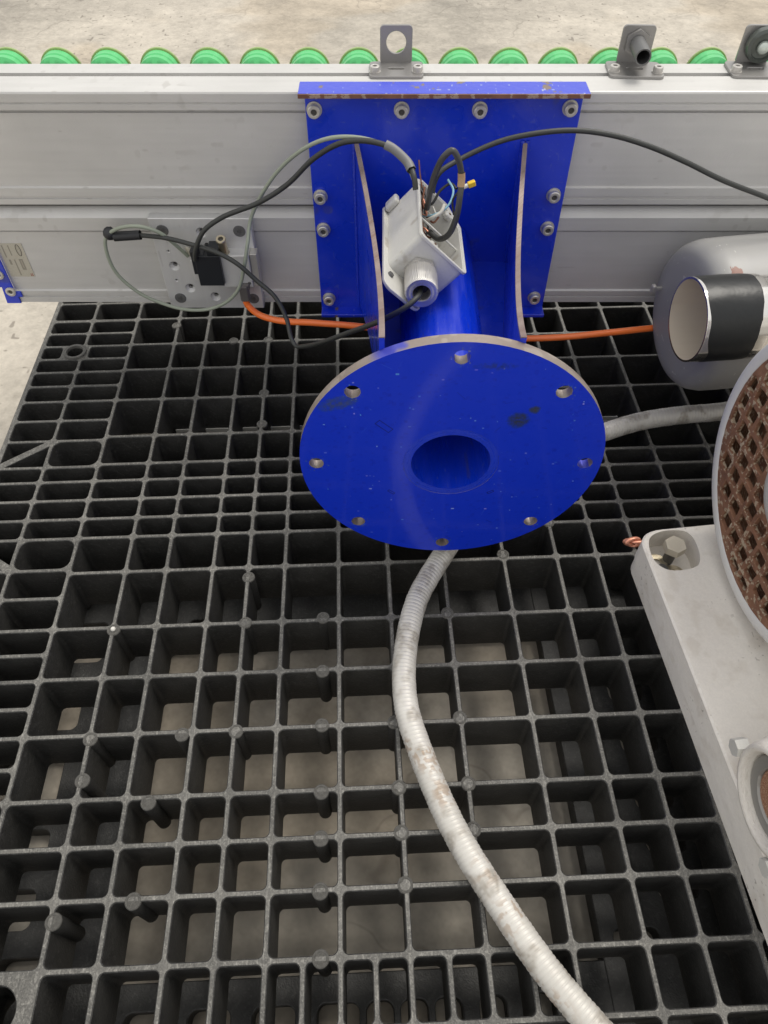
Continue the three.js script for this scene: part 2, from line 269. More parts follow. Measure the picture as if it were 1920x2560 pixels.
// dirt in the lower groove beside the blue plate
{ const t = thing('end_bracket', 'blue painted end bracket at the lower left end of the conveyor', 'bracket', [0, 0, 0]);
  const s = new THREE.Shape([[-0.60, 0.235], [-0.5465, 0.235], [-0.5465, 0.126], [-0.538, 0.126], [-0.538, 0.1175], [-0.5445, 0.1175], [-0.5445, 0.1065], [-0.5655, 0.1065], [-0.5625, 0.134], [-0.60, 0.134]].map(([x, y]) => new THREE.Vector2(x, y)));
  part('bracket_plate', at(extr(s, 0.0022, 0.0004), 0, 0, 0.0002), M.blue, t);
  const w = lathe_flat([[0.003, 0], [0.0072, 0], [0.0072, 0.0028], [0.0045, 0.0036], [0.003, 0.0024]], 28).rotateX(Math.PI / 2);
  part('rivet_bush', w, M.zinc, t).position.set(-0.5515, 0.1275, 0.0024); part('rivet_bush', w, M.zinc, t).position.set(-0.5575, 0.156, 0.0024);
  part('dark_core', at(cylZ(0.003, 0.003, 0.002), -0.5515, 0.1275, 0.0034), M.socket, t); }
{ // rating label, print runs upwards
  const c = document.createElement('canvas'); c.width = 160; c.height = 256; const x = c.getContext('2d');
  x.fillStyle = '#b3aea0'; x.fillRect(0, 0, 160, 256);
  for (let i = 0; i < 700; i++) { x.fillStyle = `rgba(${90 + rnd() * 80},${80 + rnd() * 70},${60 + rnd() * 60},0.12)`; x.fillRect(rnd() * 160, rnd() * 256, 2 + rnd() * 6, 1 + rnd() * 4); }
  x.strokeStyle = '#4a463f'; x.lineWidth = 5; x.beginPath(); x.ellipse(125, 52, 14, 42, 0, 0, 7); x.stroke(); x.lineWidth = 2; x.strokeStyle = '#77736a'; x.beginPath(); x.ellipse(125, 52, 6, 32, 0, 0, 7); x.stroke();
  x.fillStyle = '#8a857a'; x.fillRect(24, 14, 9, 92); x.fillRect(64, 14, 8, 78); x.fillRect(34, 122, 14, 40); x.fillRect(68, 122, 9, 124); x.fillRect(100, 118, 26, 84);
  x.fillStyle = '#a89f90'; x.fillRect(110, 128, 5, 60); x.fillStyle = '#8c4a40'; x.fillRect(136, 232, 7, 8); x.fillRect(146, 232, 7, 8); x.fillRect(136, 243, 7, 8); x.fillRect(146, 243, 7, 8);
  const t = new THREE.CanvasTexture(c); t.colorSpace = THREE.SRGBColorSpace;
  const g = new THREE.BoxGeometry(0.035, 0.053, 0.0006); at(g, -0.5265, 0.1755, -0.0026);
  const pl = std({ color: lin(0.42, 0.4, 0.35), roughness: 0.5 });
  solo('rating_label', g, [pl, pl, pl, pl, std({ map: t, roughness: 0.45 }), pl], 'small faded rating sticker on the conveyor face beside the blue end bracket', 'label');
}

// socket head cap screw, axis +z, seated at z = 0
const screwHead = lathe_flat([[0.0030, 0.0045], [0.0030, 0.0074], [0.0034, 0.0078], [0.0056, 0.0078], [0.0064, 0.007], [0.0064, 0.0012], [0.0078, 0.0012], [0.0078, 0]], 28).rotateX(Math.PI / 2);
const socketGeo = at(new THREE.CylinderGeometry(0.0031, 0.0031, 0.002, 6).rotateX(Math.PI / 2), 0, 0, 0.0045);
function screw(parent, x, y, z, s = 1, name = 'bolt', mat = M.steel) { const b = part(name, screwHead, mat, parent); b.position.set(x, y, z); b.scale.setScalar(s); b.rotation.z = rnd() * 3; part('socket', socketGeo, M.socket, b); return b; }

// ---------- blue drive bracket ----------
const AX = 0.070, AY = 0.199, ZD = 0.410;
const bracket = thing('drive_bracket', 'glossy blue steel motor bracket with round flange bolted to the conveyor face', 'bracket', [AX, 0.105, 0.001]);
{
  const L = new THREE.Group(); L.position.set(-AX, -0.105, -0.001); // local helper frame: geometry is given in world metres
  const off = (g) => g.translate(-AX, -0.105, -0.001);
  const s = new THREE.Shape([[-0.093, 0.104], [0.2365, 0.104], [0.2345, 0.408], [-0.0935, 0.408]].map(([x, y]) => new THREE.Vector2(x, y)));
  const plate = part('mounting_plate', off(at(extr(s, 0.0095, 0.0008), 0, 0, 0.001)), M.blue, bracket);
  const lip = part('top_lip', off(at(rbox(0.336, 0.0055, 0.034, 0.0012), 0.0690, 0.4085, 0.0165)), [M.blueChipped, M.blueChipped, M.blueChipped, M.bareEdge, M.bareEdge, M.bareEdge], plate);
  lip.userData.label = 'top edge with chipped paint and rust';
  part('lip_edge', off(at(rbox(0.336, 0.0046, 0.0012, 0.0004), 0.0690, 0.4083, 0.0339)), std({ map: rustCol, roughness: 0.7, color: lin(0.8, 0.75, 0.8) }), plate);
  part('bottom_lip', off(at(rbox(0.329, 0.005, 0.026, 0.001), 0.0720, 0.1045, 0.0185)), M.blueChipped, plate);
  // tube
  const tb = lathe_flat([[0.0415, 0.002], [0.0415, 0.3999], [0.0501, 0.3999], [0.0501, 0.002], [0.0415, 0.002]], 72).rotateX(Math.PI / 2);
  part('tube', off(at(tb, AX, AY, 0.0098)), M.blue, bracket);
  // flange disc with eight holes, face texture in disc coordinates
  const c = document.createElement('canvas'); c.width = c.height = 1024; const x = c.getContext('2d');
  const S = (v) => Math.round(toS(v)); x.fillStyle = `rgb(${S(BLUE[0])},${S(BLUE[1])},${S(BLUE[2])})`; x.fillRect(0, 0, 1024, 1024);
  const px = (mx) => 512 + mx * 3100, py = (my) => 512 - my * 3100;
  for (let i = 0; i < 2600; i++) { x.fillStyle = `rgba(${rnd() < 0.5 ? '0,10,120' : '20,50,200'},0.10)`; const q = 2 + rnd() * 12; x.fillRect(rnd() * 1024, rnd() * 1024, q, q * (0.3 + rnd())); }
  for (let i = 0; i < 120; i++) { const a = rnd() * 6.3, r = Math.sqrt(rnd()) * 0.15; x.fillStyle = `rgba(${120 + rnd() * 80},${135 + rnd() * 70},220,${0.25 + 0.5 * rnd()})`; const q = 1.5 + rnd() * 5; x.fillRect(px(Math.cos(a) * r), py(Math.sin(a) * r), q * (0.5 + rnd() * 1.3), q); }
  for (let i = 0; i < 46; i++) { const a = rnd() * 6.3, r = Math.sqrt(rnd()) * 0.15, l = 6 + rnd() * 34, d = rnd() * 6.3; x.strokeStyle = rnd() < 0.6 ? `rgba(110,130,215,${0.10 + 0.22 * rnd()})` : `rgba(0,8,90,${0.2 + 0.3 * rnd()})`; x.lineWidth = 0.8 + rnd() * 1.2; x.beginPath(); x.moveTo(px(Math.cos(a) * r), py(Math.sin(a) * r)); x.lineTo(px(Math.cos(a) * r) + Math.cos(d) * l, py(Math.sin(a) * r) + Math.sin(d) * l); x.stroke(); }
  for (let k = 0; k < 8; k++) { const hx = px(0.141 * Math.sin(k * Math.PI / 4)), hy = py(0.141 * Math.cos(k * Math.PI / 4)); for (let i = 0; i < 26; i++) { const a = rnd() * 6.3, r = 22 + Math.pow(rnd(), 2) * 16; x.fillStyle = `rgba(${80 + rnd() * 60},${85 + rnd() * 60},${120 + rnd() * 60},${0.2 + 0.5 * rnd()})`; const q = 1.5 + rnd() * 4; x.fillRect(hx + Math.cos(a) * r, hy + Math.sin(a) * r, q, q); } }
  const smudge = (mx, my, w, h, rot, n, col) => { for (let i = 0; i < n; i++) { const a = rnd() * 6.3, r = Math.sqrt(rnd()); const ex = Math.cos(a) * r * w, ey = Math.sin(a) * r * h; x.fillStyle = `rgba(${col},${0.05 + 0.2 * (1 - r) * rnd()})`; const q = 3 + rnd() * 9; x.fillRect(px(mx + ex * Math.cos(rot) - ey * Math.sin(rot)), py(my + ex * Math.sin(rot) + ey * Math.cos(rot)), q, q); } };
  smudge(-0.116, 0.086, 0.02, 0.008, 0.3, 500, '70,75,95'); smudge(0.060, 0.064, 0.011, 0.010, 0.6, 420, '52,50,44'); smudge(0.074, 0.078, 0.005, 0.004, 0.2, 160, '60,58,52');
  smudge(0.03, 0.132, 0.02, 0.004, 0, 120, '40,46,90');
  x.strokeStyle = 'rgba(0,6,70,0.8)'; x.lineWidth = 2.2;
  const box = (mx, my, w, h, rot) => { x.save(); x.translate(px(mx), py(my)); x.rotate(rot); x.strokeRect(-w / 2, -h / 2, w, h); x.restore(); };
  box(-0.070, 0.054, 56, 20, 0.75); box(-0.062, -0.047, 26, 8, 0.7); box(0.047, -0.047, 22, 8, -0.6);
  const dt = new THREE.CanvasTexture(c); dt.colorSpace = THREE.SRGBColorSpace;
  const face = phy({ map: dt, roughness: 0.42, specularIntensity: 0.6, clearcoat: 0.5, clearcoatRoughness: 0.1, bumpMap: paintBump, bumpScale: 0.00015 });
  const ds = new THREE.Shape(); ds.absarc(0, 0, 0.158, 0, Math.PI * 2); ds.holes.push(circlePath(0, 0, 0.0503));
  for (let k = 0; k < 8; k++) ds.holes.push(circlePath(0.141 * Math.sin(k * Math.PI / 4), 0.141 * Math.cos(k * Math.PI / 4), 0.0078));
  const dg = toCreasedNormals(extr(ds, 0.0115, 0, 48), 0.5); const uv = dg.attributes.uv, ps = dg.attributes.position, nm = dg.attributes.normal;
  for (let i = 0; i < uv.count; i++) if (Math.abs(nm.getZ(i)) > 0.6) uv.setXY(i, 0.5 + ps.getX(i) * 3100 / 1024, 0.5 + ps.getY(i) * 3100 / 1024);
  const disc = part('flange_disc', off(at(dg, AX, AY, ZD - 0.0115)), [face, M.rim], bracket);
  disc.userData.label = 'round blue flange plate with eight bolt holes and bare steel rim';
  // side fins with concave top edge
  const finX = (t, side) => side > 0 ? 0.174 - 0.049 * t : -0.034 + 0.032 * (1 - Math.pow(1 - t, 2.6));
  const topY = (t) => 0.346 - 0.17 * t * (1 - t) + 0.006 * Math.pow(t, 3) - 0.009 * Math.sin(Math.PI * t) * (1 - t);
  const N = 28, th = 0.0050;
  for (const side of [-1, 1]) {
    const strip = (yTop, yBot, th, z0 = 0.0105, z1 = 0.3984) => {
      const pos = [], idx = [], uvs = []; const add = (a, b, c, d) => { const k = pos.length / 3; for (const p of [a, b, c, d]) { pos.push(...p); uvs.push(p[2] + p[0], p[1]); } idx.push(k, k + 1, k + 2, k, k + 2, k + 3); };
      const P = (i, e, l) => { const t = i / N; return [finX(t, side) + e * th / 2, l ? yTop(t) : yBot(t), z0 + (z1 - z0) * t]; };
      for (let i = 0; i < N; i++) { add(P(i, -1, 0), P(i + 1, -1, 0), P(i + 1, -1, 1), P(i, -1, 1)); add(P(i + 1, 1, 0), P(i, 1, 0), P(i, 1, 1), P(i + 1, 1, 1)); add(P(i, -1, 1), P(i + 1, -1, 1), P(i + 1, 1, 1), P(i, 1, 1)); add(P(i, 1, 0), P(i + 1, 1, 0), P(i + 1, -1, 0), P(i, -1, 0)); }
      add(P(0, 1, 0), P(0, -1, 0), P(0, -1, 1), P(0, 1, 1)); add(P(N, -1, 0), P(N, 1, 0), P(N, 1, 1), P(N, -1, 1));
      const g = new THREE.BufferGeometry(); g.setAttribute('position', new THREE.Float32BufferAttribute(pos, 3)); g.setAttribute('uv', new THREE.Float32BufferAttribute(uvs, 2)); g.setIndex(idx); return toCreasedNormals(g, 0.6);
    };
    const fin = part('fin', off(strip(topY, (t) => 0.109 + 0.05 * t * (1 - t), th)), M.blue, bracket);
    part('bare_edge', off(strip((t) => topY(t) + 0.0009, (t) => topY(t) - 0.0016, th + 0.0006, 0.013, 0.398)), M.bareEdge, fin);
  }
  for (const [x0, x1, a] of [[-0.012, 0.024, 0], [0.116, 0.152, 1]]) { // webs between fins and tube
    const ws = a ? [[0.112, 0.0105], [0.172, 0.0105], [0.1235, 0.398], [0.112, 0.398]] : [[-0.029, 0.0105], [0.028, 0.0105], [0.028, 0.398], [0.0005, 0.398], [-0.003, 0.2], [-0.012, 0.1]];
    part('web', off(at(extr(new THREE.Shape(ws.map(([x, z]) => new THREE.Vector2(x, -z))), 0.006).rotateX(-Math.PI / 2), 0, 0.176, 0)), M.blue, bracket);
  }
  for (const [bx, by] of [[-83, 385], [21, 385], [114, 385], [221, 387], [-83, 278], [-82, 232], [221, 280], [221, 234], [-81, 122], [221, 124]]) screw(bracket, bx / 1000 - AX, by / 1000 - 0.105, 0.0106, 1.2);
  const bead = (pts, r) => { const c = new THREE.CatmullRomCurve3(pts), n = Math.round(c.getLength() / 0.0016), g = new THREE.TubeGeometry(c, n, r, 8, false), p = g.attributes.position; for (let i = 0; i <= n; i++) { const o = c.getPointAt(i / n), k = 0.85 + 0.22 * Math.abs(Math.sin(i * 1.15)) + 0.12 * rnd(); for (let j = 0; j <= 8; j++) { const q = i * 9 + j; p.setXYZ(q, o.x + (p.getX(q) - o.x) * k, o.y + (p.getY(q) - o.y) * k, o.z + (p.getZ(q) - o.z) * k); } } g.computeVertexNormals(); return g; };
  for (const [fx, sd] of [[-0.034, -1], [-0.034, 1], [0.174, -1], [0.174, 1]]) part('weld_bead', off(bead([V(fx + sd * 0.0030, 0.349, 0.0115), V(fx + sd * 0.0032, 0.25, 0.0115), V(fx + sd * 0.0032, 0.112, 0.0115)], 0.0026)), M.blue, bracket);
  part('weld_bead', off(bead([0, 1, 2, 3, 4, 5, 6, 7, 8].map((k) => V(AX + 0.051 * Math.cos(k * Math.PI / 8), AY + 0.051 * Math.sin(k * Math.PI / 8), 0.3975)), 0.003)), M.blue, bracket);
  // small stud near the flange
  part('stud', off(at(new THREE.CylinderGeometry(0.004, 0.004, 0.03, 14), 0.028, 0.262, 0.335)), M.blue, bracket);
}

// ---------- grey terminal box on the tube ----------
{
  const t = thing('terminal_box', 'open pale grey steel terminal box tilted on the blue bracket, wires spilling out', 'terminal box', [0.005, 0.294, 0.072]);
  // local frame: x = along box width (down right), y = opening normal (up right), z towards viewer
  t.rotation.z = R(-43.4);
  const W = 0.0705, D = 0.052, Lz = 0.123, ch = 0.028;
  // outline in (x, z): shape y = -z
  const outline = (k, P) => { const p = new P(), r = 0.007; const x0 = k, x1 = W - k, z0 = k, z1 = Lz - k;
    p.moveTo(x0 + r, -z0); p.lineTo(x0, -z0 - r); p.lineTo(x0, -z1 + r); p.absarc(x0 + r, -z1 + r, r, Math.PI, Math.PI * 1.5); p.lineTo(x1 - r, -z1); p.absarc(x1 - r, -z1 + r, r, Math.PI * 1.5, Math.PI * 2); p.lineTo(x1, -z0 - ch); p.lineTo(x1 - ch * 0.8, -z0); p.closePath(); return p; };
  const s = outline(0, THREE.Shape); s.holes.push(outline(0.0022, THREE.Path));
  part('wall', at(extr(s, D, 0.0006, 6).rotateX(-Math.PI / 2), 0, 0, 0), M.boxGrey, t);
  part('back_plate', at(extr(outline(0.001, THREE.Shape), 0.002, 0, 6).rotateX(-Math.PI / 2), 0, 0.0005, 0), M.boxGrey, t);
  const rimS = outline(-0.0022, THREE.Shape); rimS.holes.push(outline(0.0012, THREE.Path));
  part('rim', at(extr(rimS, 0.0024, 0.0006, 6).rotateX(-Math.PI / 2), 0, D - 0.0012, 0), M.boxGrey, t);
  const ms = rrect(-0.0065, -0.164, 0.050, 0.006, 0.012, THREE.Shape); ms.holes.push(circlePath(0.003, -0.138, 0.003));
  const mp = part('mount_plate', at(extr(ms, 0.0026, 0.0005, 6).rotateX(-Math.PI / 2), 0, -0.0032, 0), M.boxGrey, t);
  part('screw', at(new THREE.CylinderGeometry(0.0035, 0.0038, 0.003, 18), 0.003, 0.0008, 0.138), M.darkSteel, mp);
  part('lug', at(rbox(0.008, 0.02, 0.016, 0.003), -0.0035, 0.011, 0.006), M.boxGrey, t);
  for (const [x, z] of [[0.022, Lz - 0.004], [W - 0.016, 0.012]]) { const l = part('lid_lug', at(rbox(0.012, 0.008, 0.010, 0.003), x, D - 0.0035, z - Math.sign(z - 0.06) * 0.002), M.boxGrey, t); part('screw_hole', at(new THREE.CylinderGeometry(0.0016, 0.0016, 0.0012, 12), x, D + 0.0006, z - Math.sign(z - 0.06) * 0.002), M.rust, l); }
  part('cross_bar', at(rbox(W - 0.004, 0.0022, 0.003, 0.0008), W / 2, D - 0.006, 0.070), M.boxGrey, t).rotation.y = 0;
  part('washer', at(lathe_flat([[0.002, 0], [0.006, 0], [0.006, 0.0015], [0.002, 0.0015], [0.002, 0]], 24), 0.040, 0.0035, 0.062), std({ color: lin(0.45, 0.17, 0.05), roughness: 0.8 }), t);
  part('terminal_block', at(rbox(0.02, 0.012, 0.034, 0.002), 0.028, 0.009, 0.045), M.black, t);
  // knurled cable gland on the front wall (axis +z); world centre about (0.041, 0.287)
  const kn = dataTex(256, 64, (u, v) => { const a = Math.abs(((u * 60 + v * 8) % 1) - 0.5), b = Math.abs(((u * 60 - v * 8 + 64) % 1) - 0.5); return g1(Math.min(a, b) * 2); }, false, 1, 1);
  const knurl = std({ color: lin(0.62, 0.6, 0.57), metalness: 0.75, roughness: 0.36, bumpMap: kn, bumpScale: 0.0008 });
  const gg = new THREE.Group(); const w2l = (wx, wy) => { const dx = wx - 0.005, dy = wy - 0.294, a = R(43.4); return [dx * Math.cos(a) - dy * Math.sin(a), dx * Math.sin(a) + dy * Math.cos(a)]; };
  const [gx, gy] = w2l(0.0415, 0.2865);
  const gl = part('cable_gland', at(lathe_flat([[0.0165, 0], [0.0178, 0.004], [0.0183, 0.008], [0.0187, 0.010], [0.0187, 0.039], [0.0176, 0.0415], [0.0105, 0.0415], [0.0096, 0.040], [0.0096, 0.022], [0.0001, 0.022]], 60).rotateX(Math.PI / 2), gx, gy, Lz + 0.001), knurl, t);
  part('gland_nut', at(new THREE.CylinderGeometry(0.0195, 0.0195, 0.006, 6).rotateX(Math.PI / 2), gx, gy, Lz + 0.004), M.zinc, gl);
  part('gland_seal', at(cylZ(0.0094, 0.0094, 0.004), gx, gy, Lz + 0.0265), M.black, gl);
}
// wires inside the box
{
  const wire = (mat, pts, r, label) => solo('wire', tube(pts, r, 40, 7), mat, label, 'wire');
  wire(M.wireBlue, [[45, 310, 118], [60, 318, 128], [74, 326, 124], [80, 338, 112], [74, 345, 100]], 0.0013, 'pale blue wire curling inside the grey terminal box');
  wire(M.wireWhite, [[46, 306, 124], [56, 316, 132], [66, 322, 130], [70, 328, 124]], 0.0021, 'white wire with crimp end inside the terminal box');
  wire(M.wireBrown, [[38, 330, 75], [41, 326, 95], [44, 312, 115], [46, 302, 135], [50, 298, 150]], 0.0014, 'brown wire along the left wall inside the terminal box');
  wire(M.wireBlack, [[44, 318, 100], [56, 322, 112], [66, 334, 104], [78, 340, 100], [84, 338, 108]], 0.0016, 'thin black wire crossing the middle of the terminal box');
  wire(M.copper, [[40, 300, 128], [46, 306, 136], [52, 304, 142], [56, 300, 136]], 0.0011, 'bare copper wire end at the bottom of the terminal box');
  wire(M.wireBrown, [[45, 330, 90], [42, 345, 85], [40.5, 358, 80]], 0.0009, 'thin brown wire poking up above the terminal box rim');
  const wb = thing('wire_bundle', 'tangled bundle of thin brown and black wires in the terminal box', 'wires');
  for (const [m, r, p] of [[M.wireBrown, 0.0012, [[40, 324, 82], [44, 318, 100], [43, 306, 120], [48, 298, 138], [54, 300, 148]]], [M.wireBlack, 0.0013, [[42, 326, 84], [47, 322, 98], [45, 308, 112], [52, 302, 126], [49, 300, 142]]], [M.wireBlack, 0.0011, [[45, 330, 88], [50, 324, 104], [48, 312, 116], [56, 306, 122]]], [M.wireWhite, 0.0011, [[43, 322, 90], [48, 316, 108], [55, 312, 118], [60, 316, 124], [57, 322, 118]]], [M.copper, 0.0008, [[46, 312, 118], [50, 316, 126], [49, 322, 122], [46, 328, 112]]], [M.wireBrown, 0.0012, [[48, 332, 92], [46, 320, 106], [52, 310, 120], [58, 310, 132], [64, 316, 130]]]]) part('strand', tube(p, r, 34, 6), m, wb);
  const y = thing('wire_connector', 'small yellow tipped wire connector sticking out right of the terminal box', 'connector', [0.088, 0.351, 0.13]);
  y.rotation.set(0, 0.2, 0.28);
  part('crimp', at(new THREE.CylinderGeometry(0.0028, 0.0022, 0.009, 12).rotateZ(Math.PI / 2), 0.003, 0, 0), M.wireWhite, y); part('sleeve', at(rbox(0.009, 0.0065, 0.006, 0.0015), 0.011, 0, 0), M.yellow, y);
  part('lead', new THREE.TubeGeometry(new THREE.CatmullRomCurve3([V(0.001, 0, 0), V(-0.012, -0.012, -0.004), V(-0.014, -0.036, -0.012)]), 20, 0.0013, 7), M.wireBlack, y);
}

// ---------- cables ----------
const cA = [[37, 345, 120], [30, 357, 104], [11, 369, 80], [-21, 377, 70], [-59, 374, 60], [-93, 358, 50], [-132, 322, 35], [-164, 278, 30], [-176, 254, 33], [-181, 231, 50], [-190, 199, 55], [-203, 165, 52], [-225, 139, 45], [-255, 123, 40], [-290, 119, 35], [-323, 126, 30], [-352, 144, 30], [-375, 176, 30], [-379, 208, 30], [-374, 229, 30], [-352, 246, 35], [-321, 252, 40], [-298, 240, 35], [-283, 217, 27], [-272, 196, 20]];
solo('signal_cable', tube(cA, 0.0025, 220, 9), M.greenCable, 'thin grey green cable looping from the terminal box round the valve plate', 'cable');
const cB = [[36, 345, 124], [34, 357, 118], [27, 365, 100], [11, 375, 90], [-16, 379, 80], [-48, 373, 70], [-82, 351, 60], [-120, 313, 50], [-158, 289, 48], [-208, 269, 48], [-235, 251, 50], [-251, 224, 50], [-256, 206, 46]];
{ const t = thing('sensor_cable', 'black cable with grey sleeve running from terminal box to black valve coil', 'cable');
  part('sheath', tube(cB, 0.0032, 130, 10), M.blackCable, t);
  part('sleeve', tube([[31, 361, 110], [27, 365, 101], [11, 375, 90], [2, 378, 86]], 0.0058, 20, 6), std({ color: lin(0.17, 0.17, 0.17), roughness: 0.5 }), t); }
const cC = [[56, 335, 112], [58, 345, 108], [64, 356, 105], [90, 365, 90], [132, 379, 80], [173, 388, 80], [214, 391, 80], [257, 386, 80], [302, 374, 80], [350, 356, 80], [402, 334, 80], [465, 312, 80], [533, 287, 80], [645, 250, 80]];
solo('power_cable', tube(cC, 0.0030, 130, 10), M.blackCable, 'dark cable arching from the terminal box rightwards across the conveyor face', 'cable');
const cD = [[41, 284, 220], [39.5, 287, 238], [34, 288, 250], [25, 283, 256], [0, 262, 250], [-45, 204, 200], [-85, 157, 160], [-109, 128, 130], [-122, 119, 118], [-129, 124, 108], [-135, 143, 90], [-150, 169, 75], [-173, 188, 66], [-194, 209, 62], [-212, 220, 58], [-233, 226, 52], [-256, 229, 45], [-291, 233, 36], [-331, 234, 30]];
{ const t = thing('gland_cable', 'black cable leaving the cable gland, kinking and ending in a rubber boot', 'cable');
  part('sheath', tube(cD, 0.0031, 170, 10), M.blackCable, t);
  part('rubber_boot', tube([[-326, 234, 30], [-340, 233, 30], [-362, 231.5, 30]], 0.0062, 14, 14), M.black, t);
  part('boot_end', at(new THREE.IcosahedronGeometry(0.009, 1), -0.3675, 0.235, 0.028), M.black, t); }
{ const t = thing('loop_cable', 'short dark cable loop standing out of the terminal box with a tan band', 'cable');
  part('sheath', tube([[50, 322, 122], [51, 338, 130], [52, 356, 140], [56, 379, 150], [63, 400, 160], [71, 406, 160], [78, 397, 160], [83, 377, 160], [82, 359, 168], [80, 338, 170], [73, 314, 165], [63, 303, 155], [53, 303, 140]], 0.0034, 110, 12), phy({ color: lin(0.05, 0.05, 0.048), roughness: 0.4 }), t);
  part('band', tube([[82.4, 383, 160], [83, 377, 160.5], [82.8, 369, 163]], 0.0040, 12, 12), std({ color: lin(0.4, 0.26, 0.14), roughness: 0.6 }), t); }
solo('air_hose', tube([[-199, 136, 35], [-199, 130, 35], [-195, 123, 36], [-183, 112, 38], [-156, 105, 42], [-101, 105, 48], [-34, 100, 50], [35, 88, 52], [117, 81, 55], [205, 86, 60], [259, 90, 62], [318, 97, 62], [406, 103, 55], [454, 106, 50]], 0.0047, 150, 12), M.orange, 'bright orange air hose running low behind the blue flange', 'hose');

// ---------- valve plate on the conveyor ----------
{
  const t = thing('valve_plate', 'square aluminium plate with black valve coil clamped on the conveyor rail', 'valve plate', [-0.247, 0.1075, 0.001]);
  const o = (g) => g.translate(0.247, -0.1075, -0.001);
  const s = new THREE.Shape([[-0.316, 0.1075], [-0.1785, 0.1075], [-0.1795, 0.249], [-0.316, 0.2495]].map(([x, y]) => new THREE.Vector2(x, y)));
  const cs = [[-0.296, 0.178], [-0.281, 0.142], [-0.247, 0.1275], [-0.248, 0.229]];
  for (const [x, y] of cs) s.holes.push(circlePath(x, y, 0.0066));
  for (const [x, y] of [[-0.299, 0.201], [-0.298, 0.155], [-0.244, 0.2105]]) s.holes.push(circlePath(x, y, x > -0.25 ? 0.0026 : 0.0015));
  part('plate', o(at(extr(s, 0.0135, 0.0007, 8), 0, 0, 0.0015)), M.aluPlate, t);
  const cone = lathe_flat([[0.0066, 0], [0.0034, -0.0045], [0.0034, -0.012]], 28).rotateX(Math.PI / 2);
  const coneM = M.aluPlate.clone(); coneM.side = THREE.DoubleSide;
  for (const [x, y] of cs) { part('countersink', cone, coneM, t).position.set(x + 0.247, y - 0.1075, 0.0144); part('hole_bottom', cylZ(0.0034, 0.0034, 0.001), M.socket, t).position.set(x + 0.247, y - 0.1075, 0.004); }
  const scr = lathe_flat([[0.0001, -0.0004], [0.0028, -0.0004], [0.0031, 0.0002], [0.0078, 0.0002], [0.0083, -0.0003], [0.0085, -0.002]], 32).rotateX(Math.PI / 2);
  const scm = std({ map: dataTex(64, 64, (u, v) => g1(0.10 + 0.10 * vnoise(u, v, 24, 3)), true, 3, 3), metalness: 0.5, roughness: 0.55 });
  for (const [x, y] of [[-0.300, 0.232], [-0.196, 0.231], [-0.299, 0.125], [-0.192, 0.124]]) { const q = part('screw', scr, scm, t); q.position.set(x + 0.247, y - 0.1075, 0.0152); part('socket', at(new THREE.CylinderGeometry(0.0026, 0.0026, 0.0006, 6).rotateX(Math.PI / 2), 0, 0, 0.0001), M.darkSteel, q); }
  const coil = part('valve_coil', o(mergeGeometries([at(rbox(0.034, 0.046, 0.028, 0.001), -0.2405, 0.187, 0.029), at(rbox(0.0165, 0.007, 0.026, 0.001), -0.2315, 0.2135, 0.029), at(rbox(0.018, 0.030, 0.024, 0.0008), -0.2535, 0.196, 0.029)])), std({ color: lin(0.012, 0.014, 0.018), roughness: 0.4 }), t);
  part('coil_plug', o(at(rbox(0.012, 0.010, 0.012, 0.002), -0.257, 0.212, 0.036)), M.black, coil);
  const v = part('valve_body', o(at(rbox(0.041, 0.05, 0.020, 0.0015), -0.2055, 0.181, 0.025)), M.aluPlate, t);
  part('body_cap', o(at(rbox(0.010, 0.05, 0.017, 0.001), -0.1795, 0.181, 0.0235)), M.zinc, v);
  for (const [x, y] of [[-0.190, 0.200], [-0.190, 0.163]]) part('cap_screw', o(at(cylZ(0.0022, 0.0022, 0.001, 14), x, y, 0.0353)), M.darkSteel, v);
  part('bracket_strip', o(at(rbox(0.010, 0.032, 0.012, 0.001), -0.264, 0.177, 0.020)), M.aluPlate, t);
  const fit = part('push_fitting', o(at(lathe_flat([[0.0036, 0.030], [0.0036, 0.034], [0.0062, 0.034], [0.0068, 0.033], [0.0068, 0.030], [0.0058, 0.029], [0.0058, 0.006], [0.007, 0.005], [0.007, 0], [0.0001, 0]], 28).rotateX(0.35), -0.218, 0.201, 0.026)), M.brass, t);
  part('fitting_bore', o(at(new THREE.CylinderGeometry(0.0036, 0.0036, 0.002, 16).rotateX(0.35), -0.218, 0.2295, 0.0363)), M.socket, fit);
  part('elbow_fitting', o(mergeGeometries([at(rbox(0.013, 0.026, 0.013, 0.003), -0.199, 0.148, 0.0345), at(rbox(0.012, 0.011, 0.018, 0.003), -0.196, 0.158, 0.030)])), std({ color: lin(0.11, 0.10, 0.095), roughness: 0.45 }), t);
  part('glue_blob', o(at(new THREE.SphereGeometry(0.006, 14, 10).scale(0.75, 1.7, 0.5).rotateZ(0.5), -0.268, 0.2, 0.018)), M.glue, t);
  part('glue_blob', o(at(new THREE.SphereGeometry(0.005, 14, 10).scale(0.6, 1.2, 0.6).rotateZ(-0.3), -0.262, 0.19, 0.024)), M.glue, t);
}

